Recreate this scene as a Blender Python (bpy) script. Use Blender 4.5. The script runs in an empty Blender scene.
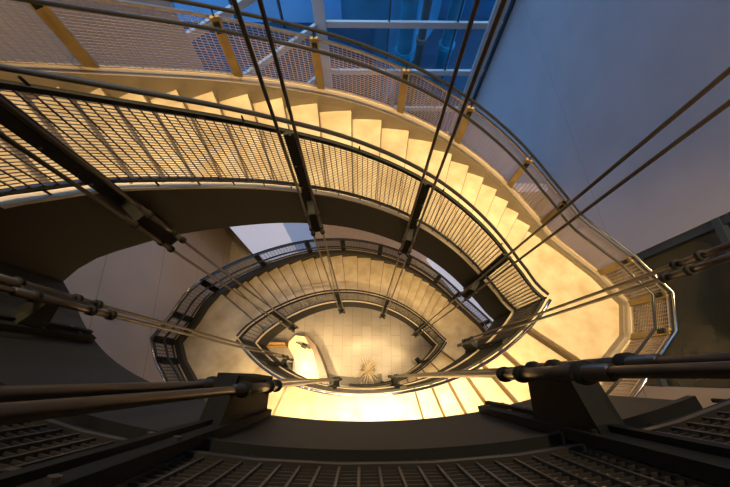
import bpy, bmesh, math, random
from mathutils import Vector, Matrix
random.seed(7)
C = bpy.context.scene.collection
SC = bpy.context.scene
EYE = 12.7          # camera height above the hall floor

# ------------------------------------------------------------------ camera
cd = bpy.data.cameras.new('camera'); cam = bpy.data.objects.new('camera', cd); C.objects.link(cam)
Rm = Matrix(((0.99996, -0.00338, -0.00834), (0.0, 0.9269, -0.37532), (0.00899, 0.3753, 0.92686)))
cam.matrix_world = Matrix.Translation((0, 0, EYE)) @ Rm.to_4x4()
cd.sensor_width = 36.0; cd.lens = 330.0 / 730 * 36; cd.clip_start = 0.02; cd.clip_end = 200
SC.camera = cam
SC.view_settings.view_transform = 'Standard'; SC.view_settings.look = 'None'
SC.view_settings.gamma = 1.0; SC.view_settings.use_curve_mapping = False
SC.view_settings.exposure = 0.0

# ------------------------------------------------------------------ dusk sky
W = bpy.data.worlds.new('world'); SC.world = W; W.use_nodes = True
wn = W.node_tree; wn.nodes.clear()
wo = wn.nodes.new('ShaderNodeOutputWorld'); wb = wn.nodes.new('ShaderNodeBackground')
tc = wn.nodes.new('ShaderNodeTexCoord'); sx = wn.nodes.new('ShaderNodeSeparateXYZ'); rp = wn.nodes.new('ShaderNodeValToRGB')
wn.links.new(tc.outputs['Generated'], sx.inputs[0]); wn.links.new(sx.outputs['Z'], rp.inputs[0])
rp.color_ramp.elements[0].position = 0.0; rp.color_ramp.elements[0].color = (0.004, 0.03, 0.08, 1)
rp.color_ramp.elements[1].position = 0.25; rp.color_ramp.elements[1].color = (0.30, 0.43, 0.70, 1)
wn.links.new(rp.outputs[0], wb.inputs['Color']); wb.inputs['Strength'].default_value = 4.5
wn.links.new(wb.outputs[0], wo.inputs[0])

# ------------------------------------------------------------------ materials
def mat(name, col, rough=0.5, metal=0.0, noise=0.0, nscale=6.0, spec=0.5, col2=None, emit=None, bump=0.0):
    m = bpy.data.materials.new(name); m.use_nodes = True
    nt = m.node_tree; b = nt.nodes['Principled BSDF']
    b.inputs['Base Color'].default_value = (*col, 1); b.inputs['Roughness'].default_value = rough
    b.inputs['Metallic'].default_value = metal; b.inputs['Specular IOR Level'].default_value = spec
    if noise > 0 or col2:
        g = nt.nodes.new('ShaderNodeNewGeometry'); n = nt.nodes.new('ShaderNodeTexNoise'); r = nt.nodes.new('ShaderNodeValToRGB')
        n.inputs['Scale'].default_value = nscale; n.inputs['Detail'].default_value = 5
        nt.links.new(g.outputs['Position'], n.inputs['Vector']); nt.links.new(n.outputs['Fac'], r.inputs[0])
        c2 = col2 or tuple(c * (1 - noise) for c in col)
        r.color_ramp.elements[0].position = 0.32; r.color_ramp.elements[0].color = (*c2, 1)
        r.color_ramp.elements[1].position = 0.68; r.color_ramp.elements[1].color = (*col, 1)
        nt.links.new(r.outputs[0], b.inputs['Base Color'])
        if bump:
            bp = nt.nodes.new('ShaderNodeBump'); bp.inputs['Strength'].default_value = bump; bp.inputs['Distance'].default_value = 0.01
            nt.links.new(n.outputs['Fac'], bp.inputs['Height']); nt.links.new(bp.outputs[0], b.inputs['Normal'])
    if emit:
        b.inputs['Emission Color'].default_value = (*emit[0], 1); b.inputs['Emission Strength'].default_value = emit[1]
    return m

def seam_wall(name, col, z0, pitch, tone=0.45):
    m = mat(name, col, 0.6, noise=0.10, nscale=1.2)
    nt = m.node_tree; b = nt.nodes['Principled BSDF']
    src = b.inputs['Base Color'].links[0].from_socket
    g = nt.nodes.new('ShaderNodeNewGeometry'); s = nt.nodes.new('ShaderNodeSeparateXYZ'); nt.links.new(g.outputs['Position'], s.inputs[0])
    def mm(op, a, v):
        n = nt.nodes.new('ShaderNodeMath'); n.operation = op; nt.links.new(a, n.inputs[0]); n.inputs[1].default_value = v; return n.outputs[0]
    a = mm('SUBTRACT', s.outputs['Z'], z0); a = mm('DIVIDE', a, pitch); a = mm('FLOORED_MODULO', a, 1.0); a = mm('LESS_THAN', a, 0.018 / pitch)
    mx = nt.nodes.new('ShaderNodeMix'); mx.data_type = 'RGBA'; nt.links.new(a, mx.inputs['Factor'])
    nt.links.new(src, mx.inputs['A']); mx.inputs['B'].default_value = (*[c * tone for c in col], 1)
    nt.links.new(mx.outputs['Result'], b.inputs['Base Color'])
    return m

def tile_mat(name, col, mortar, w, h):
    m = mat(name, col, 0.35)
    nt = m.node_tree; b = nt.nodes['Principled BSDF']
    g = nt.nodes.new('ShaderNodeNewGeometry'); br = nt.nodes.new('ShaderNodeTexBrick')
    br.inputs['Scale'].default_value = 1; br.inputs['Brick Width'].default_value = w; br.inputs['Row Height'].default_value = h
    br.inputs['Mortar Size'].default_value = 0.008; br.offset = 0.5
    br.inputs['Color1'].default_value = (*col, 1); br.inputs['Color2'].default_value = (*[c * 0.86 for c in col], 1); br.inputs['Mortar'].default_value = (*mortar, 1)
    rot = nt.nodes.new('ShaderNodeMapping'); rot.inputs['Rotation'].default_value = (0, 0, math.radians(90))
    nt.links.new(g.outputs['Position'], rot.inputs[0]); nt.links.new(rot.outputs[0], br.inputs['Vector']); nt.links.new(br.outputs['Color'], b.inputs['Base Color'])
    return m

M = dict(
    tread=mat('pale_terrazzo_tread', (0.64, 0.56, 0.39), 0.5, col2=(0.46, 0.37, 0.23), nscale=3.5, bump=0.05),
    riser=mat('shaded_brown_riser', (0.13, 0.09, 0.05), 0.6),  # overhead light misses the risers; that shade is put into this brown
    stringer=mat('dark_painted_steel', (0.028, 0.029, 0.026), 0.6, noise=0.15, nscale=3, spec=0.25),
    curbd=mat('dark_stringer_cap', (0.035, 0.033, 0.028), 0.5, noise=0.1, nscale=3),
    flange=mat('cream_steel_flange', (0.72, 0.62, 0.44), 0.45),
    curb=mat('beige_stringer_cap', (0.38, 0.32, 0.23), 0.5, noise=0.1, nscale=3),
    soffit=mat('dark_soffit', (0.13, 0.13, 0.12), 0.6),
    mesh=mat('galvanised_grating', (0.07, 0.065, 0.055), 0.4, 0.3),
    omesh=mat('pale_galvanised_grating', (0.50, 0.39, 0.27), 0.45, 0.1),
    rail=mat('dark_steel_handrail', (0.035, 0.036, 0.036), 0.3, 0.4),
    chrome=mat('stainless_rail', (0.45, 0.47, 0.50), 0.18, 1.0),
    post=mat('dark_post_steel', (0.024, 0.026, 0.024), 0.75, spec=0.12),
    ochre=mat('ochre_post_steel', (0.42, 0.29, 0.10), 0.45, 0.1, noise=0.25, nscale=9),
    rod=mat('steel_hanger_rod', (0.075, 0.062, 0.05), 0.32, 0.5),
    bolt=mat('bolt_steel', (0.12, 0.11, 0.10), 0.35, 0.6),
    wallr=seam_wall('lavender_wall_right', (0.46, 0.44, 0.47), 6.7, 5.2, 0.75),
    walll=seam_wall('taupe_wall_left', (0.50, 0.43, 0.37), 6.3, 1.9),
    wallb=seam_wall('lavender_wall_back', (0.44, 0.41, 0.45), 0.4, 2.1, 0.8),
    wallw=mat('white_lower_wall', (0.80, 0.82, 0.92), 0.6),
    glow_blue=mat('pale_blue_glow', (0.36, 0.52, 0.88), 0.5, emit=((0.30, 0.44, 0.85), 0.35)),  # emission paints the blue light caught by the lower wall
    glow_pale=mat('pale_lavender_glow', (0.6, 0.62, 0.7), 0.4, emit=((0.60, 0.64, 0.86), 0.55)),  # glow added to brighten the pale areas low in the hall
    wallp=mat('pinkish_lower_wall', (0.86, 0.76, 0.82), 0.6, noise=0.1, nscale=9),
    floor=tile_mat('stone_floor_tile', (0.36, 0.32, 0.26), (0.22, 0.19, 0.15), 0.72, 0.36),
    ceil=mat('ceiling_plaster', (0.4, 0.4, 0.42), 0.8),
    frame=mat('pale_window_frame', (0.46, 0.44, 0.42), 0.4),
    dframe=mat('dark_window_frame', (0.03, 0.045, 0.06), 0.4),
    teal=mat('teal_painted_column', (0.01, 0.30, 0.45), 0.3, noise=0.4, nscale=2),
    ext=mat('blue_exterior_wall', (0.004, 0.075, 0.17), 0.5, noise=0.5, nscale=0.7),
    reflect_blue=mat('light_blue_reflection', (0.02, 0.20, 0.36), 0.5, noise=0.5, nscale=0.8),  # paler tone for the diagonal reflections in the glass
    extd=mat('dark_exterior_ground', (0.003, 0.03, 0.07), 0.8, noise=0.3, nscale=0.6),
    rust=mat('brown_exterior_pipe', (0.16, 0.12, 0.10), 0.6),
    desk=mat('cream_desk_top', (0.75, 0.66, 0.42), 0.4),
    wood=mat('dark_wood_counter', (0.16, 0.10, 0.06), 0.4, noise=0.2, nscale=8),
    orange=mat('orange_wood_screen', (0.50, 0.28, 0.07), 0.5),
    black=mat('black_plastic', (0.015, 0.015, 0.015), 0.4),
    white=mat('white_paper', (0.8, 0.78, 0.72), 0.6),
    leaf=mat('pale_straw_leaf', (0.92, 0.80, 0.55), 0.5, noise=0.3, nscale=20),
    pot=mat('dark_stone_planter', (0.06, 0.055, 0.05), 0.5),
    lampm=mat('lit_lamp_lens', (1, 0.8, 0.5), 0.5, emit=((1.0, 0.68, 0.32), 12.0)),
)
def glass(name, tint, refl, rough=0.03):
    m = bpy.data.materials.new(name); m.use_nodes = True; nt = m.node_tree; nt.nodes.clear()
    o = nt.nodes.new('ShaderNodeOutputMaterial'); t = nt.nodes.new('ShaderNodeBsdfTransparent'); g = nt.nodes.new('ShaderNodeBsdfGlossy'); mx = nt.nodes.new('ShaderNodeMixShader')
    t.inputs[0].default_value = (*tint, 1); g.inputs['Roughness'].default_value = rough; mx.inputs[0].default_value = refl
    nt.links.new(t.outputs[0], mx.inputs[1]); nt.links.new(g.outputs[0], mx.inputs[2]); nt.links.new(mx.outputs[0], o.inputs[0]); return m
M['glass'] = glass('clear_blue_glass', (0.7, 0.92, 1.0), 0.03)
M['dglass'] = mat('dark_olive_glass', (0.030, 0.036, 0.026), 0.22, 0.0, noise=0.3, nscale=0.8, spec=0.8)

# ------------------------------------------------------------------ helpers
def tag(o, label=None, cat=None, group=None, kind=None):
    if label: o['label'] = label
    if cat: o['category'] = cat
    if group: o['group'] = group
    if kind: o['kind'] = kind
    return o
def empty(name, loc, label, cat, group=None):
    o = bpy.data.objects.new(name, None); o.empty_display_size = 0.1; C.objects.link(o); o.location = loc
    return tag(o, label, cat, group)
def build(name, bm, m, parent=None, smooth=False):
    bmesh.ops.recalc_face_normals(bm, faces=bm.faces)
    me = bpy.data.meshes.new(name); bm.to_mesh(me); bm.free()
    me.materials.append(m)
    if smooth:
        for p in me.polygons: p.use_smooth = True
    o = bpy.data.objects.new(name, me); C.objects.link(o)
    if parent is not None:
        o.parent = parent; w = Vector(parent.location)
        if parent.parent is not None: w += Vector(parent.parent.location)
        o.location = -w          # mesh points are already in world coordinates
    return o
def hexa(bm, p):
    v = [bm.verts.new(q) for q in p]
    for f in ((0, 1, 2, 3), (7, 6, 5, 4), (0, 4, 5, 1), (1, 5, 6, 2), (2, 6, 7, 3), (3, 7, 4, 0)): bm.faces.new([v[i] for i in f])
def box(bm, x0, x1, y0, y1, z0, z1):
    hexa(bm, [(x0, y0, z0), (x1, y0, z0), (x1, y1, z0), (x0, y1, z0), (x0, y0, z1), (x1, y0, z1), (x1, y1, z1), (x0, y1, z1)])
def obox(bm, c, ax, ay, hx, hy, z0, z1):
    c = Vector((c[0], c[1])); ax = Vector(ax[:2]); ay = Vector(ay[:2])
    q = [c - ax * hx - ay * hy, c + ax * hx - ay * hy, c + ax * hx + ay * hy, c - ax * hx + ay * hy]
    hexa(bm, [(p.x, p.y, z0) for p in q] + [(p.x, p.y, z1) for p in q])
def sweep(bm, pts, prof, closed_caps=True):
    """prof: list of (sideways, up) offsets; pts: list of Vector; sideways = horizontal left normal."""
    n = len(pts); rings = []
    for i, p in enumerate(pts):
        a = pts[max(i - 1, 0)]; b = pts[min(i + 1, n - 1)]
        d = Vector((b.x - a.x, b.y - a.y, 0)); d.normalize(); s = Vector((-d.y, d.x, 0))
        if 0 < i < n - 1:
            e1 = Vector((p.x - a.x, p.y - a.y, 0)).normalized(); e2 = Vector((b.x - p.x, b.y - p.y, 0)).normalized()
            k = max(0.45, math.sqrt(max(0, (1 + e1.dot(e2)) / 2)))
            s = s / k
        rings.append([bm.verts.new(p + s * u + Vector((0, 0, v))) for u, v in prof])
    m = len(prof)
    for i in range(n - 1):
        for j in range(m): bm.faces.new((rings[i][j], rings[i][(j + 1) % m], rings[i + 1][(j + 1) % m], rings[i + 1][j]))
    if closed_caps: bm.faces.new(rings[0]); bm.faces.new(rings[-1][::-1])
def circ(r, n=8): return [(r * math.cos(2 * math.pi * k / n), r * math.sin(2 * math.pi * k / n)) for k in range(n)]
def rect(u0, u1, v0, v1): return [(u0, v0), (u1, v0), (u1, v1), (u0, v1)]
def tube(bm, a, b, r, n=10, r2=None):
    a = Vector(a); b = Vector(b); d = (b - a).normalized(); q = d.to_track_quat('Z', 'Y'); r2 = r if r2 is None else r2
    A = [bm.verts.new(a + q @ Vector((r * math.cos(t), r * math.sin(t), 0))) for t in [2 * math.pi * k / n for k in range(n)]]
    B = [bm.verts.new(b + q @ Vector((r2 * math.cos(t), r2 * math.sin(t), 0))) for t in [2 * math.pi * k / n for k in range(n)]]
    for k in range(n): bm.faces.new((A[k], A[(k + 1) % n], B[(k + 1) % n], B[k]))
    bm.faces.new(A[::-1]); bm.faces.new(B)
def prism(bm, poly, z0, z1):
    A = [bm.verts.new((x, y, z0)) for x, y in poly]; B = [bm.verts.new((x, y, z1)) for x, y in poly]
    n = len(poly)
    for k in range(n): bm.faces.new((A[k], A[(k + 1) % n], B[(k + 1) % n], B[k]))
    bm.faces.new(A[::-1]); bm.faces.new(B)

# ------------------------------------------------------------------ the eye-shaped plan of the stairwell
cx, cy, rot, A_ = 0.0864, 0.8336, 0.0648, 2.3827
def pl(t, side):
    s = 2 * t - 1
    if side == 'F': y = 1.1651 * (1 - s * s) * (1 - 0.1677 * s + 0.2088 * s * s)
    else:
        s = -s; y = -1.0589 * (1 - s * s) * (1 + 0.0736 * s + 0.3597 * s * s)
    x = A_ * s; c, q = math.cos(rot), math.sin(rot)
    return Vector((c * x - q * y + cx, q * x + c * y + cy))
TURN = 5.795      # drop of one full turn
FK = [(0, 1.59), (.04, 1.62), (.167, 2.46), (.333, 3.11), (.5, 3.54), (.667, 3.99), (.833, 4.63), (.96, 5.30), (1, 5.341)]
NK = [(0, 5.341), (.04, 5.38), (.167, 5.98), (.333, 6.70), (.41, 6.90), (.84, 6.95), (.95, 7.33), (1, 7.385)]
def lerp(K, t):
    t = min(max(t, 0), 1)
    for (a, u), (b, v) in zip(K, K[1:]):
        if t <= b: return u + (v - u) * (t - a) / (b - a)
    return K[-1][1]
def dep(t, side):
    K = FK if side == 'F' else NK
    w = min(0.07, t, 1 - t)
    return sum(lerp(K, t + w * k / 4) for k in range(-4, 5)) / 9
TIPR = [(3.81, 1.55), (4.15, 1.08), (4.02, 0.60), (3.62, 0.24)]
TIPL = [(-3.32, -0.13), (-3.68, 0.33), (-3.84, 0.68), (-3.56, 1.10)]
NS = 60
class St:                      # one station of the running plan
    def __init__(s, I, d, w, z, side, t): s.I, s.d, s.w, s.z, s.side, s.t = I, d, w, z, side, t
    def at(s, off):            # off = distance outward from the well edge (0..1.35 is the walking width)
        k = s.w / 1.35
        return s.I + s.d * (off * k if off <= 1.35 and off > 0 else (s.w + off - 1.35 if off > 0 else off))
def turn(rev):
    S = []
    dz = EYE - TURN * rev
    for side in 'FN':
        for i in range(NS + 1):
            t = i / NS; e = 1e-3; z_ = dep(t, side)
            if rev < 0 and side == 'N' and t < .75: z_ = 6.93      # the camera's own level is a flat landing
            d = pl(min(t + e, 1), side) - pl(max(t - e, 0), side); d.normalize()
            S.append(St(pl(t, side), Vector((-d.y, d.x)), 1.35, dz - z_, side, t))
        tip = S[-1].I
        for q in (TIPR if side == 'F' else TIPL):
            v = Vector(q) - tip; S.append(St(tip, v.normalized(), v.length, S[-1].z, 'R' if side == 'F' else 'L', 1))
    return S
REV = {r: turn(r) for r in (-1, 0, 1)}         # REV[0] holds F1/N1, REV[-1] the turn above, REV[1] the turn below
iF = lambda t: t * NS
iN = lambda t: NS + 5 + t * NS
END = 2 * NS + 10
def st(rev, i):
    """station at a fractional index; runs on into the next turn"""
    S = REV[rev]
    L = len(S)
    if i > L - 1:
        if rev + 1 in REV and i >= L: return st(rev + 1, i - L)
        if rev + 1 in REV: a, b = S[-1], REV[rev + 1][0]; f = i - (L - 1)
        else: return S[-1]
    else:
        a = S[int(i)]; b = S[min(int(i) + 1, L - 1)]; f = i - int(i)
    if f < 1e-6: return a
    d = (a.d * (1 - f) + b.d * f); w = a.w * (1 - f) + b.w * f
    if a.I == b.I or (a.I - b.I).length < 1e-6:
        P = (a.I + a.d * a.w) * (1 - f) + (b.I + b.d * b.w) * f; v = P - a.I
        return St(a.I, v.normalized(), v.length, a.z * (1 - f) + b.z * f, a.side, 1)
    return St(a.I * (1 - f) + b.I * f, d.normalized(), w, a.z * (1 - f) + b.z * f, a.side, a.t)
def idx(a, b, step=1.0):
    out = [a]; k = math.floor(a) + 1
    while k < b - 1e-6:
        if k - out[-1] >= 0.25: out.append(k)
        k += step
    out.append(b); return out
def path(rev, a, b, off, up=0.0, step=1.0, zf=None):
    P = []
    for i in idx(a, b, step):
        s = st(rev, i); q = s.at(off); p = Vector((q.x, q.y, (s.z if zf is None else zf) + up))
        if not P or (Vector((p.x - P[-1].x, p.y - P[-1].y))).length > 0.012: P.append(p)
    return P
def resample(P, pitch):
    L = [0]
    for a, b in zip(P, P[1:]): L.append(L[-1] + math.hypot(b.x - a.x, b.y - a.y))
    n = max(1, round(L[-1] / pitch)); out = []; k = 0
    for j in range(n + 1):
        d = L[-1] * j / n
        while k < len(P) - 2 and L[k + 1] < d: k += 1
        f = (d - L[k]) / max(L[k + 1] - L[k], 1e-9); out.append(P[k].lerp(P[k + 1], min(max(f, 0), 1)))
    return out

# ------------------------------------------------------------------ setting: hall shell
HT = EYE + 5.0
def slab_wall(name, a, b, z0, z1, th, m, out):
    """vertical wall between plan points a, b; thickness th towards out side"""
    a = Vector(a); b = Vector(b); d = (b - a).normalized(); n = Vector((-d.y, d.x)) * out
    bm = bmesh.new(); q = [a, b, b + n * th, a + n * th]
    hexa(bm, [(p.x, p.y, z0) for p in q] + [(p.x, p.y, z1) for p in q])
    o = build(name, bm, m); tag(o, kind='structure'); return o
PW = Vector((-1.34, 10.3)); PR = Vector((4.48, 10.3)); WL = Vector((-4.04, 7.30)); LC = Vector((-5.46, 5.73))
RE = Vector((4.91, 2.05)); RD = Vector((5.02, -0.15)); RB = Vector((5.2, -3.6)); LB = Vector((-4.81, -3.6))
bm = bmesh.new(); prism(bm, [(-6.5, -4), (6.2, -4), (6.2, 11), (-6.5, 11)], -0.2, 0.0); tag(build('floor', bm, M['floor']), kind='structure')
bm = bmesh.new(); prism(bm, [(-6.5, -4), (6.2, -4), (6.2, 11), (-6.5, 11)], HT, HT + 0.2); tag(build('ceiling', bm, M['ceil']), kind='structure')
slab_wall('wall_left', LB, LC, 0, HT, 0.2, M['walll'], 1)
slab_wall('wall_back_left', LC, WL, 0, HT, 0.2, M['wallb'], 1)
SILL = EYE - 12.2; HEAD = EYE + 4.4
slab_wall('wall_below_glass_left', WL, PW, 0, SILL, 0.2, M['wallb'], 1)
slab_wall('wall_below_glass_back', PW, PR, 0, SILL, 0.2, M['wallb'], 1)
slab_wall('wall_above_glass_left', WL, PW, HEAD, HT, 0.2, M['wallb'], 1)
slab_wall('wall_above_glass_back', PW, PR, HEAD, HT, 0.2, M['wallb'], 1)
slab_wall('wall_right', PR, RE, 0, HT, 0.2, M['wallr'], 1)
slab_wall('wall_right_front', RD, RB, 0, HT, 0.2, M['walll'], 1)
slab_wall('wall_front', RB, LB, 0, HT, 0.2, M['walll'], 1)

LW = EYE - 7.3
slab_wall('glow_panel_right', (2.6, 4.4), (4.6, 1.62), 0.05, 2.7, 0.06, M['glow_pale'], 1)  # added glowing panel for the pale bluish patch low at right
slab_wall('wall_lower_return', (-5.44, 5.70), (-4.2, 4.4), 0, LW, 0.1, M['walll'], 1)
slab_wall('glow_panel_left', (-4.2, 4.4), (-2.46, 4.4), 0, LW, 0.25, M['glow_pale'], 1)  # added glowing panel that brightens the pale lower wall at left
slab_wall('glow_panel_blue', (-2.46, 4.4), (-1.60, 4.4), 0, LW, 0.25, M['glow_blue'], 1)  # added glowing panel for the blue light reflected on the wall
slab_wall('wall_lower_right', (-1.60, 4.4), (4.78, 4.4), 0, LW, 0.25, M['wallp'], 1)

def glazing(name, a, b, z0, z1, levels, verts, fm, gm, out, bar=0.10, vbar=0.03, dark=None):
    a = Vector(a); b = Vector(b); d = (b - a).normalized(); n = Vector((-d.y, d.x)) * out; L = (b - a).length
    bm = bmesh.new(); c = (a + b) / 2 + n * 0.10
    obox(bm, c, d, n, L / 2, 0.006, z0, z1); w = build(name, bm, gm); tag(w, kind='structure')
    w2 = bmesh.new()
    for z in levels: obox(w2, (a + b) / 2 + n * 0.05, d, n, L / 2, 0.05, z - bar / 2, z + bar / 2)
    f = build('window_rail', w2, fm, w)
    w3 = bmesh.new()
    for s in verts: obox(w3, a + d * s + n * 0.06, d, n, vbar / 2, 0.035, z0, z1)
    build('window_mullion', w3, dark or fm, w)
    return w
LV = [EYE - k for k in (1.95, 3.6, 5.35, 7.07, 8.83, 10.6, 12.15)] + [EYE + 0.0, EYE + 2, EYE + 4.3]
glazing('window_1', PW, PR, SILL, HEAD, LV, [2.16, 4.32], M['frame'], M['glass'], 1, 0.19, 0.05, M['dframe'])
glazing('window_2', WL, PW, SILL, HEAD, LV, [1.35, 2.7], M['frame'], M['glass'], 1, 0.19, 0.05, M['dframe'])
glazing('window_3', RE, RD, 0.05, HT - 0.05, [EYE - k for k in (2.2, 4.1, 6.0, 7.9, 9.8)], [0.05], M['dframe'], M['dglass'], 1, 0.10, 0.14)
bm = bmesh.new(); obox(bm, (PW.x, PW.y + 0.02), (1, 0), (0, 1), 0.17, 0.12, 0, HT); tag(build('trim_1', bm, M['frame']), kind='structure')
for k, (u, w, m) in enumerate([(-0.06, 0.05, 'dframe'), (-0.22, 0.055, 'frame'), (-0.36, 0.05, 'dframe'), (-0.50, 0.055, 'frame')]):
    bm = bmesh.new(); obox(bm, (PR.x + u, PR.y - 0.05), (1, 0), (0, 1), w, 0.04 + 0.01 * k, 0, HT); tag(build('trim_%d' % (k + 2), bm, M[m]), kind='structure')

# ------------------------------------------------------------------ outside the glass
bm = bmesh.new(); prism(bm, [(-30, 10.9), (30, 10.9), (30, 45), (-30, 45)], -0.3, -0.1); tag(build('ground', bm, M['extd']), kind='structure')
def outside_column(x, y, r, label, m):
    t = empty('exterior_column', (x, y, -0.1), label, 'column')
    bm = bmesh.new(); tube(bm, (x, y, -0.1), (x, y, EYE + 6), r, 20); build('shaft', bm, M[m], t, True)
    bm = bmesh.new()
    for z in (3.4, 6.4, 9.4, 12.4): tube(bm, (x, y, z), (x, y, z + 0.18), r + 0.06, 20)
    build('collar', bm, M[m], t)
    return t
outside_column(1.62, 11.9, 0.30, 'thick teal column standing outside the glass, nearest the dark thin mullion', 'teal')
outside_column(2.35, 12.6, 0.16, 'slim brown pipe column just right of the thick teal one outside', 'rust')
outside_column(3.35, 12.3, 0.26, 'teal column outside close to the right end of the glass', 'teal')
def ext_block(name, poly, z0, z1, m, label):
    bm = bmesh.new(); prism(bm, poly, z0, z1); o = build(name, bm, M[m]); tag(o, label, 'building'); return o
ext_block('exterior_roof', [(-7, 12.5), (0.4, 12.5), (-1.6, 18), (-9, 18)], 0.0, 4.2, 'ext', 'low blue annexe roof below the left part of the glass')
ext_block('exterior_building', [(-3.2, 19), (9, 19), (9, 24), (-3.2, 24)], 0.0, 9.5, 'ext', 'broad deep blue building wall behind the teal columns')
ext_block('reflection_block', [(-0.8, 12.6), (1.0, 12.6), (4.2, 18.6), (2.2, 18.6)], 0.0, 5.0, 'reflect_blue', 'paler blue block added for the diagonal reflections between the glass corner and the teal column')  # block added to give the glass its light diagonal reflections
# ------------------------------------------------------------------ stairs
Z = {}
def strip(bm, rev, a, b, prof_fn):
    """solid strip along stations; prof_fn(st) -> list of Vectors (closed profile)"""
    rings = []
    for i in idx(a, b):
        rings.append([bm.verts.new(v) for v in prof_fn(st(rev, i))])
    m = len(rings[0])
    for r0, r1 in zip(rings, rings[1:]):
        for j in range(m):
            f = [r0[j], r0[(j + 1) % m], r1[(j + 1) % m], r1[j]]
            try: bm.faces.new(f)
            except ValueError: pass
    bm.faces.new(rings[0]); bm.faces.new(rings[-1][::-1])
    bmesh.ops.remove_doubles(bm, verts=bm.verts, dist=1e-5)
def V3(q, z): return Vector((q.x, q.y, z))
FD = 0.88
def carcass(rev, a, b, parent):
    bm = bmesh.new(); strip(bm, rev, a, b, lambda s: [V3(s.at(-.004), s.z - .05), V3(s.at(.022), s.z - .05), V3(s.at(.022), s.z - FD), V3(s.at(-.004), s.z - FD)]); build('inner_stringer', bm, M['stringer'], parent, False)
    bm = bmesh.new(); strip(bm, rev, a, b, lambda s: [V3(s.at(-.022), s.z - .02), V3(s.at(.075), s.z - .02), V3(s.at(.075), s.z - .05), V3(s.at(-.022), s.z - .05)]); build('top_flange', bm, M['stringer' if rev < 0 and a > iN(.2) else 'flange'], parent)  # nearest flange is unlit; its shade is put in as the dark colour
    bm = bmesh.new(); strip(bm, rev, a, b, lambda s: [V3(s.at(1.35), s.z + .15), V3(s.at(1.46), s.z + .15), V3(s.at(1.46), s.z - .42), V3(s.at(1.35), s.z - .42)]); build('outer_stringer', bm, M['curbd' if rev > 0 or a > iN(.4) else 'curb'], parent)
    bm = bmesh.new(); strip(bm, rev, a, b, lambda s: [V3(s.at(.022), s.z - FD + .02), V3(s.at(.022), s.z - FD + .05), V3(s.at(1.35), s.z - .36), V3(s.at(1.35), s.z - .40)]); build('soffit', bm, M['soffit'], parent)
def deck_piece(rev, a, b, z, th):
    bm = bmesh.new()
    rings = []
    for i in idx(a, b):
        s = st(rev, i)
        rings.append([bm.verts.new(V3(s.at(.035), z)), bm.verts.new(V3(s.at(1.35), z)), bm.verts.new(V3(s.at(1.35), z - th)), bm.verts.new(V3(s.at(.035), z - th))])
    for r0, r1 in zip(rings, rings[1:]):
        for j in range(4): bm.faces.new((r0[j], r0[(j + 1) % 4], r1[(j + 1) % 4], r1[j]))
    bm.faces.new(rings[0]); bm.faces.new(rings[-1][::-1])
    bmesh.ops.remove_doubles(bm, verts=bm.verts, dist=1e-5)
    return bm
def flight(rev, a, b, n, label, group=None):
    sa, sb = st(rev, a), st(rev, b); z0, z1 = sa.z, sb.z; h = (z0 - z1) / n
    m = st(rev, (a + b) / 2); root = empty('stair_flight', (m.I.x, m.I.y, m.z), label, 'stairs', group)
    # stations where the slope crosses each riser
    cuts = [a]
    for k in range(1, n):
        zt = z0 - h * k; lo, hi = a, b
        for _ in range(30):
            mid = (lo + hi) / 2
            if st(rev, mid).z > zt: lo = mid
            else: hi = mid
        cuts.append(lo)
    cuts.append(b)
    for k in range(n):
        build('tread', deck_piece(rev, max(cuts[k] - .15, a), cuts[k + 1], z0 - h * (k + 1), 0.045), M['tread'], root)
        build('riser', deck_piece(rev, cuts[k], cuts[k] + .12, z0 - h * k - .046, h - .046), M['riser'], root)
    carcass(rev, a, b, root); return root
def landing(rev, a, b, label, zoff=0.0):
    zs = [st(rev, i).z for i in idx(a, b)]
    m = st(rev, (a + b) / 2); root = empty('stair_landing', (m.I.x, m.I.y, m.z), label, 'landing')
    return root
TR = iN(0) - 2.5     # middle of the right tip
FL = {}
def stairs(rev, lf, lr, ln, ll, nonlast=True):
    f = flight(rev, iF(.04), iF(.96), 22, lf)
    z = st(rev, iF(.96)).z
    r = landing(rev, iF(.96), iN(.012), lr); build('platform', deck_piece(rev, iF(.96), iN(.012), z - .03, 0.12), M['tread'], r); carcass(rev, iF(.96), iN(.012), r)
    n = flight(rev, iN(.012), iN(.42), 7, ln)
    FL[rev] = dict(f=f, r=r, n=n)
    if nonlast:
        l = landing(rev, iN(.42), END + iF(.04), ll)
        zz = st(rev, iN(.42)).z; build('platform', deck_piece(rev, iN(.42), iN(.81), zz - .01, 0.12), M['tread'], l)
        z2 = st(rev, iN(1)).z; k0 = iN(.81); cu = [k0, iN(.87), iN(.93)]
        for j in range(2): build('tread', deck_piece(rev, cu[j], cu[j + 1], zz - (zz - z2) * (j + 1) / 3, 0.19), M['tread'], l)
        build('platform', deck_piece(rev, cu[2], END + iF(.04) if rev < 1 else END - 1, z2 - .02, 0.12), M['tread'], l)
        carcass(rev, iN(.42), END + iF(.04) if rev < 1 else END - 1, l); FL[rev]['l'] = l
def long_landing(rev, a, label):
    l = landing(rev, iN(a), END + iF(.04), label)
    zz = st(rev, iN(.5)).z; build('platform', deck_piece(rev, iN(a), iN(.81), zz - .01, 0.12), M['tread'], l)
    z2 = st(rev, iN(1)).z; cu = [iN(.81), iN(.87), iN(.93)]
    for j in range(2): build('tread', deck_piece(rev, cu[j], cu[j + 1], zz - (zz - z2) * (j + 1) / 3, 0.19), M['tread'], l)
    build('platform', deck_piece(rev, cu[2], END + iF(.04), z2 - .02, 0.12), M['tread'], l)
    carcass(rev, iN(a), END + iF(.04), l); FL[rev] = dict(l=l)
long_landing(-1, .305, 'nearest landing whose dark stringer crosses the bottom of the view')
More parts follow.
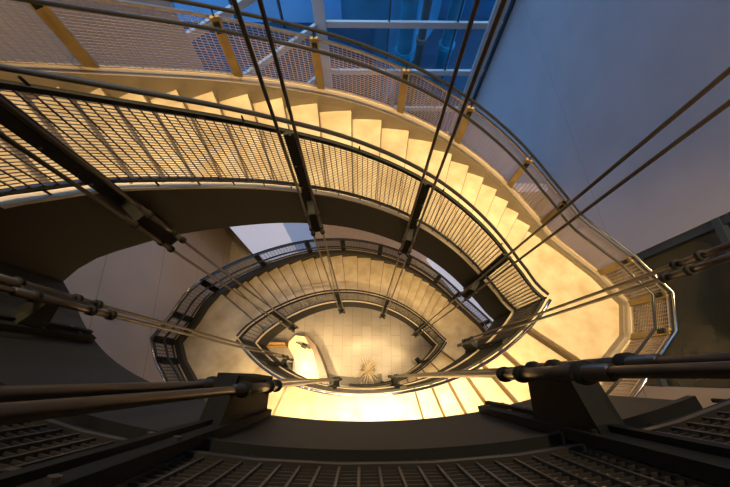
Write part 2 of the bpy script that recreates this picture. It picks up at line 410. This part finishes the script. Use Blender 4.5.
stairs(0, 'brightly lit upper stair flight sweeping across the far side of the well', 'bright upper right landing between the two upper flights',
       'bright upper stair flight on the near side, running down from the right landing', 'wide near-side landing below the camera reaching the lower left tip')
stairs(1, 'lower stair flight on the far side with shadowed golden treads', 'lower right landing at the tip of the small eye',
       'lowest short stair flight reaching the hall floor at right', '', nonlast=False)

# ------------------------------------------------------------------ hanger rods: where each pair stands
def hit(azd, off=-0.19):
    """plan point at which a bearing seen from above the well edge meets the inset eye outline"""
    d = Vector((math.cos(math.radians(azd)), math.sin(math.radians(azd)))); best = None
    for i in range(int(iN(1) * 8)):
        u = i / 8
        if NS < u < NS + 5: continue
        s = st(0, u); q = s.at(off)
        e = abs(d.x * q.y - d.y * q.x)
        if q.dot(d) > 0.4 and (best is None or e < best[0]): best = (e, u, s)
    return best[1]
RODS = {k: hit(a) for k, a in dict(A=146.6, B=108.3, C=70, D=36.3, E=17.5, F=2.4, G=166.6, H=-176.8).items()}
for k, xx in (('F', .68), ('H', -.53)):
    RODS[k] = min((i / 8 for i in range(int(iN(0) * 8), int(iN(1) * 8))), key=lambda u: abs(st(0, u).I.x - xx))
UPF = RODS['F']
far_rods = sorted([u for u in RODS.values() if u <= NS]); near_rods = sorted([u for u in RODS.values() if u > NS])

# ------------------------------------------------------------------ balustrades
def grating(rev, a, b, off, z0, z1, m, parent, pitch=0.052, row=0.030, smax=0.24):
    if rev > 0 or (off > 1 and m == M['mesh']): pitch, row = .075, .055
    P = path(rev, a, b, off)
    if len(P) < 2: return
    bm = bmesh.new()
    V = resample(P, pitch)
    for j, p in enumerate(V):
        q = V[min(j + 1, len(V) - 1)]; o = V[max(j - 1, 0)]
        d = Vector((q.x - o.x, q.y - o.y)).normalized(); n = Vector((-d.y, d.x)); w = 0.008 if j in (0, len(V) - 1) else 0.0036
        obox(bm, (p.x, p.y), d, n, w, 0.011, p.z + z0, p.z + z1)
    H = resample(P, smax); k = int((z1 - z0) / row)
    for r in range(k + 1):
        z = z0 + (z1 - z0) * r / k
        if r in (0, k): pr = rect(-.015, .015, -.012, .012)
        else: pr = rect(-.0035, .0035, -.0020, .0020)
        sweep(bm, [p + Vector((0, 0, z)) for p in H], pr)
    build('mesh_panel', bm, m, parent)
def frame_at(rev, i):
    s = st(rev, i); t = Vector((s.d.y, -s.d.x)); return s, s.d, t
def inner_balustrade(rev, a, b, posts, label, chrome=False, rods=True):
    m = st(rev, (a + b) / 2); root = empty('inner_balustrade', (m.I.x, m.I.y, m.z), label, 'railing')
    rm = M['chrome'] if chrome else M['rail']
    bm = bmesh.new(); sweep(bm, path(rev, a, b, .055, 1.0), circ(.022)); build('handrail', bm, rm, root, True)
    bm = bmesh.new(); sweep(bm, path(rev, a, b, .01, .915), rect(-.018, .018, -.02, .02)); build('top_rail', bm, M['post'], root)
    bm = bmesh.new(); sweep(bm, path(rev, a, b, .01, .055), rect(-.015, .015, -.014, .014))
    for p in resample(path(rev, a, b, .01), .25): tube(bm, p + Vector((0, 0, -.03)), p + Vector((0, 0, .05)), .007, 6)
    for p in resample(path(rev, a, b, .01), 1.0): tube(bm, p + Vector((0, 0, .90)), p + Vector((0, 0, .99)), .008, 6)
    build('bottom_rail', bm, M['post'], root)
    inner = sorted([p for p in posts if a - .2 < p < b + .2]); cuts = [a] + [p for p in inner if a + .6 < p < b - .6] + [b]
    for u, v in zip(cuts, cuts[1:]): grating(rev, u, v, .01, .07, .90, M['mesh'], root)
    for p in inner:
        s, d, t = frame_at(rev, p)
        bm = bmesh.new(); obox(bm, s.at(-.022), t, d, .055, .016, s.z - .82, s.z + .95); obox(bm, s.at(-.042), t, d, .010, .012, s.z - .82, s.z + .95)
        po = build('post', bm, M['post'], root)
        for z in (-.7, -.45, .12, .5):
            for k in (-1, 1):
                q = s.at(-.036) + t * .036 * k; q2 = s.at(-.047) + t * .036 * k
                bm = bmesh.new(); tube(bm, V3(q, s.z + z), V3(q2, s.z + z), .011, 6); build('bolt', bm, M['bolt'], po)
        # bracket reaching into the well, clamped round both rods
        up = .55 if (rev < 0 and abs(p - UPF) < .1) else 0
        lo = .30 if abs(p - RODS['G']) < .1 else 0
        bm = bmesh.new()
        q0 = s.at(-.03); q1 = s.at(-.20)
        c0, c1, w = q0, q1, t * .038
        hexa(bm, [V3(c0 - w, s.z - .78 + up + lo), V3(c0 + w, s.z - .78 + up + lo), V3(c1 + w, s.z - .72 + up + lo), V3(c1 - w, s.z - .72 + up + lo), V3(c0 - w, s.z - .16 + up * .55 - lo * .5), V3(c0 + w, s.z - .16 + up * .55 - lo * .5), V3(c1 + w, s.z - .22 + up * .55 - lo * .5), V3(c1 - w, s.z - .22 + up * .55 - lo * .5)])
        obox(bm, s.at(-.19), t, d, .05, .010, s.z - .70 + up, s.z - .24 + up * .55)
        build('bracket', bm, M['post'], root)
    return root
def outer_balustrade(rev, a, b, posts, label, chrome=False, pm='ochre'):
    m = st(rev, (a + b) / 2).at(1.42); root = empty('outer_balustrade', (m.x, m.y, st(rev, (a + b) / 2).z), label, 'railing')
    bm = bmesh.new(); sweep(bm, path(rev, a, b, 1.31, .80), circ(.021)); build('handrail', bm, M['rail'], root, True)
    bm = bmesh.new(); sweep(bm, path(rev, a, b, 1.50, .90), circ(.021)); build('top_rail', bm, M['chrome'] if chrome else M['rail'], root, True)
    cuts = sorted(set([a, b] + [p for p in posts if a + .5 < p < b - .5]))
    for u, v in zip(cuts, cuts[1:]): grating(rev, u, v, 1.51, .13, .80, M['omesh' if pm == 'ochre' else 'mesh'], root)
    bm = bmesh.new(); sweep(bm, path(rev, a, b, 1.505, .11), rect(-.024, .024, -.02, .02)); build('bottom_rail', bm, M['flange'], root)
    for p in posts:
        if not a - .1 <= p <= b + .1: continue
        s, d, t = frame_at(rev, p)
        bm = bmesh.new(); obox(bm, s.at(1.475), t, d, .060 if pm == 'post' else .044, .022, s.z - .22, s.z + .83); po = build('post', bm, M[pm], root)  # lower posts are backlit; the dark variant puts that shade into colour
        bm = bmesh.new(); tube(bm, V3(s.at(1.44), s.z + .76), V3(s.at(1.31), s.z + .785), .011, 8); tube(bm, V3(s.at(1.46), s.z + .84), V3(s.at(1.50), s.z + .89), .008, 8)
        obox(bm, s.at(1.415), t, d, .03, .014, s.z + .70, s.z + .82); build('rail_bracket', bm, M['post'], po)
    return root
FP = [iF(t) for t in (.04, .16, .30, .42, .57, .70, .84, .94)]
TP = [NS + 1, NS + 2, NS + 3, NS + 4]
NP = [iN(t) for t in (.06, .2, .33, .46, .6, .73, .87)]
LP = [iN(1) + k for k in (1, 2, 3, 4)]
inner_balustrade(-1, iN(.245), iN(1), near_rods, 'nearest grating balustrade along the bottom edge of the view')
inner_balustrade(0, iF(0), iF(1), far_rods, 'upper far grating balustrade, black handrail over lit treads')
inner_balustrade(0, iN(0), iN(1), near_rods, 'shiny curved balustrade seen edge-on above the hall floor', chrome=True)
inner_balustrade(1, iF(0), iF(1), far_rods, 'lower far grating balustrade rimming the small eye')
inner_balustrade(1, iN(0), iN(.62), [u for u in near_rods if u < iN(.62)], 'lowest balustrade ending beside the spiky plant')
outer_balustrade(0, iF(0), iF(.94), FP, 'upper outer balustrade with ochre posts in front of the blue glass')
outer_balustrade(0, iF(.94), iN(.06), [iF(.94)] + TP + [iN(.06)], 'angular outer balustrade round the upper right landing', chrome=True)
outer_balustrade(0, iN(.06), iN(.94), NP, 'outer balustrade on the near side, under the nearest flight')
outer_balustrade(0, iN(.94), END + iF(.04), [iN(.94)] + LP + [END + iF(.04)], 'angular outer balustrade with dark posts round the lower left landing', chrome=True, pm='post')
outer_balustrade(1, iF(.04), iF(.94), FP, 'lower outer balustrade with dark posts behind the shadowed treads', pm='post')
outer_balustrade(1, iF(.94), iN(.06), [iF(.94)] + TP + [iN(.06)], 'outer balustrade round the lowest right landing', pm='post')
outer_balustrade(-1, iN(.80), END + iF(.0), [iN(.94)] + LP, 'dark outer balustrade at the upper far left, with large grating panels')

# ------------------------------------------------------------------ hanger rods
WHERE = dict(A='crossing the dark upper left fascia', B='left of centre, dropping through both far balustrades', C='right of centre, dropping past the glass corner',
             D='crossing the lavender wall at upper right', E='crossing the dark window at right', F='nearest pair at lower right, on the big bracket',
             G='coming in from the left edge', H='nearest pair at lower left, thickest in view')
def hanger(k, u):
    s, d, t = frame_at(0, u); far = u <= NS
    zs = [st(r, u).z for r in (-1, 0, 1)]
    if far: low = zs[2] - .84; stops = [zs[1], zs[2]]
    else:
        low = zs[2] - .84 if u < iN(.55) and zs[2] > 1.3 else zs[1] - .84; stops = [zs[0], zs[1]]
    low = max(low, 0.0)
    for e, side in ((-1, 'first'), (1, 'second')):
        q = s.at(-.155 if k == 'H' else -.195) + t * .062 * e
        side = ('left' if ((t * e).x < 0) else 'right') if abs(t.x) > abs(t.y) else ('lower' if (t * e).y < 0 else 'upper')
        root = empty('hanger_rod', (q.x, q.y, low), '%s steel rod of the pair %s' % (side, WHERE[k]), 'rod')
        bm = bmesh.new(); tube(bm, V3(q, low), V3(q, HT), .0135, 12); build('rod', bm, M['rod'], root, True)
        for z in stops:
            if k == 'F' and z == zs[0]: z += .45
            bm = bmesh.new(); tube(bm, V3(q, z - .80), V3(q, z - .14), .021, 12); sl = build('sleeve', bm, M['rod'], root, True)
            for zz in (-.78, -.62, -.26):
                bm = bmesh.new(); tube(bm, V3(q, z + zz), V3(q, z + zz + .032), .030, 12); build('clamp', bm, M['post'], sl, True)
for k, u in RODS.items(): hanger(k, u)

# ------------------------------------------------------------------ warm lamps out of view, under the flights and on the ceiling
LAMPN = {}
ORD = ['first', 'second', 'third', 'fourth', 'fifth', 'sixth', 'seventh', 'eighth', 'ninth']
def lamp_label(l):
    k = LAMPN.get(l, 0); LAMPN[l] = k + 1
    return l + ', ' + ORD[k] + ' along the walking direction down'
def downlight(rev, i, power, label, off=.72, drop=.66, size=.25, col=(1.0, .68, .33), spread=115):
    s = st(rev, i); q = s.at(off); z = s.z - drop
    root = empty('downlight', (q.x, q.y, z), lamp_label(label) if 'under' in label else label, 'lamp', 'warm downlights under the stair soffits')
    bm = bmesh.new(); tube(bm, (q.x, q.y, z + .0), (q.x, q.y, z + .12), size * .55, 20); build('housing', bm, M['post'], root)
    bm = bmesh.new(); tube(bm, (q.x, q.y, z - .008), (q.x, q.y, z), size * .45, 20); build('lens', bm, M['lampm'], root)
    L = bpy.data.lights.new('downlight_bulb', 'AREA'); L.shape = 'DISK'; L.size = size; L.energy = power; L.color = col; L.spread = math.radians(spread)
    o = bpy.data.objects.new('downlight_bulb', L); C.objects.link(o); o.parent = root; o.location = (0, 0, -.02)
def ceiling_spot(x, y, power, tx, ty, tz, label, cone=62):
    z = HT - .25
    root = empty('ceiling_spotlight', (x, y, z), lamp_label(label) if 'stairs' in label else label, 'lamp', 'warm spotlights on the hall ceiling')
    bm = bmesh.new(); tube(bm, (x, y, z), (x, y, HT), .07, 16); build('housing', bm, M['post'], root)
    L = bpy.data.lights.new('spot_bulb', 'SPOT'); L.energy = power * 2.0; L.color = (1.0, .69, .34); L.spot_size = math.radians(cone); L.spot_blend = .6; L.shadow_soft_size = .12
    o = bpy.data.objects.new('spot_bulb', L); C.objects.link(o); o.parent = root
    d = Vector((tx - x, ty - y, tz - z)); o.rotation_mode = 'QUATERNION'; o.rotation_quaternion = d.to_track_quat('-Z', 'Y'); o.location = d.normalized() * .08
for u, pw in ((iF(.12), 480), (iF(.28), 640), (iF(.45), 680), (iF(.62), 700), (iF(.8), 800), (iF(.97), 900), (NS + 3, 1000), (iN(.1), 800)):
    q = st(0, u).at(.6); ceiling_spot(q.x, q.y, pw, q.x * .97, q.y * .97, EYE - 4, 'round warm spotlight on the ceiling above the stairs', 38)
for t, pw in ((.36, 60), (.45, 75), (.55, 60), (.64, 30)): downlight(-1, iN(t), pw, 'round downlight under the nearest landing', spread=72)
for t, pw in ((.08, 5), (.25, 6), (.42, 8), (.58, 9), (.75, 9), (.92, 9)): downlight(0, iF(t), pw, 'round downlight under the upper far flight', col=(1, .58, .20))
ceiling_spot(-2.6, 3.6, 650, -4.2, 6.6, EYE - 3, 'added fill spotlight on the ceiling washing the back left wall', 70)  # unseen fill, added to warm the back left wall and grating
ceiling_spot(0.3, 6.5, 600, 0.2, -.3, EYE - 1.8, 'added fill spotlight on the ceiling aimed across the well at the nearest landing', 44)  # unseen fill, added to lift the dark face of the nearest stringer
ceiling_spot(1.2, 2.6, 200, 4.9, 5.0, EYE - 5, 'added fill spotlight on the ceiling washing the right wall', 75)  # unseen fill, added to bring some warmth to the right wall
for t in (.1, .3): downlight(0, iN(t), 20, 'round downlight under the upper near flight')
downlight(0, iN(.92), 40, 'round downlight above the reception desk', off=.2, drop=1.0, size=.3, spread=60)
downlight(0, iN(.7), 14, 'round downlight above the hall floor', off=.2, drop=1.0)

# ------------------------------------------------------------------ hall floor furniture
root = empty('reception_desk', (-2.0, .8, 0), 'cream topped reception desk with a curved dark wood front', 'desk')
top = [(-2.55, 1.14), (-2.33, 1.36), (-2.0, 1.32), (-1.66, .80), (-1.45, .10), (-1.36, -.20), (-2.2, -.20), (-2.2, .14), (-2.3, .60), (-2.55, .95)]
bm = bmesh.new(); prism(bm, top, .72, .76); build('desk_top', bm, M['desk'], root)
bm = bmesh.new(); prism(bm, [(x * .97 - .06, y * .95 + .03) for x, y in top], 0, .72); build('cabinet', bm, M['desk'], root)
oc = [(-1.93, 1.36), (-1.58, 1.02), (-1.32, .50), (-1.14, .06), (-1.06, -.22)]
ic = [(-1.97, 1.30), (-1.64, .80), (-1.47, .30), (-1.42, .06), (-1.33, -.22)]
bm = bmesh.new()
v0 = [bm.verts.new((x, y, 1.08)) for x, y in oc]; v1 = [bm.verts.new((x, y, 1.08)) for x, y in ic]
w0 = [bm.verts.new((x, y, 0)) for x, y in oc]; w1 = [bm.verts.new((x, y, 0)) for x, y in ic]
for j in range(4):
    for a, b in ((v0, v1), (v1, w1), (w1, w0), (w0, v0)): bm.faces.new((a[j], a[j + 1], b[j + 1], b[j]))
bm.faces.new((v0[0], v1[0], w1[0], w0[0])); bm.faces.new((v0[4], w0[4], w1[4], v1[4])); build('counter', bm, M['wood'], root)
root = empty('monitor', (-2.0, 1.0, .76), 'small dark computer monitor standing on the cream desk', 'monitor')
bm = bmesh.new(); obox(bm, (-2.0, 1.0), (.9, -.4), (.4, .9), .10, .08, .76, .775); build('stand', bm, M['black'], root)
bm = bmesh.new(); obox(bm, (-2.0, 1.0), (.92, -.38), (.38, .92), .24, .018, .84, 1.14); obox(bm, (-2.0, 1.0), (.9, -.4), (.4, .9), .02, .015, .77, .86); build('screen', bm, M['black'], root)
bm = bmesh.new(); obox(bm, (-1.92, .36), (.1, 1), (1, -.1), .15, .105, .76, .768); tag(build('paper_sheet', bm, M['white']), 'white paper sheet lying on the near part of the desk', 'paper')
bm = bmesh.new(); box(bm, -3.55, -2.62, 1.02, 1.10, 0, 1.0); box(bm, -3.50, -2.67, .99, 1.02, .25, .55); tag(build('low_screen', bm, M['orange']), 'low orange wooden screen running left from the desk', 'screen')
root = empty('waste_bin', (-2.62, .35, 0), 'small black square bin on the floor left of the desk', 'bin')
bm = bmesh.new()
for a in ((-2.76, -2.74, .2, .48), (-2.50, -2.48, .2, .48), (-2.74, -2.50, .2, .22), (-2.74, -2.50, .46, .48)): box(bm, *a, 0, .42)
box(bm, -2.74, -2.50, .22, .46, 0, .03); build('body', bm, M['black'], root)
root = empty('task_chair', (-2.95, .55, 0), '', 'chair'); bpy.data.objects.remove(root)
# planter with the spiky plant
root = empty('potted_plant', (.22, .22, 0), 'spiky pale straw-coloured plant in a low dark planter on the hall floor', 'plant')
bm = bmesh.new(); tube(bm, (.22, .22, 0), (.22, .22, .38), .18, 24, .24); build('planter', bm, M['pot'], root)
bm = bmesh.new()
for k in range(90):
    az = random.uniform(0, 2 * math.pi); el = math.acos(random.uniform(.05, 1)); L = random.uniform(.38, .62)
    d = Vector((math.sin(el) * math.cos(az), math.sin(el) * math.sin(az), math.cos(el) * .8)); p = Vector((.22, .22, .40))
    tube(bm, p + d * .04, p + d * L, .014, 5, .001)
build('foliage', bm, M['leaf'], root)
root = empty('curved_bench', (0, -.05, 0), 'low dark curved bench beside the spiky plant on the floor', 'bench')
bm = bmesh.new(); sweep(bm, [Vector((-1.2 + 1.9 * f, -.02 - .12 * math.sin(math.pi * f), .40)) for f in [j / 12 for j in range(13)]], rect(-.14, .14, -.04, .04)); build('seat', bm, M['pot'], root)
for f in (.12, .5, .88):
    bm = bmesh.new(); box(bm, -1.2 + 1.9 * f - .05, -1.2 + 1.9 * f + .05, -.15, -.02, 0, .37); build('leg', bm, M['post'], root)
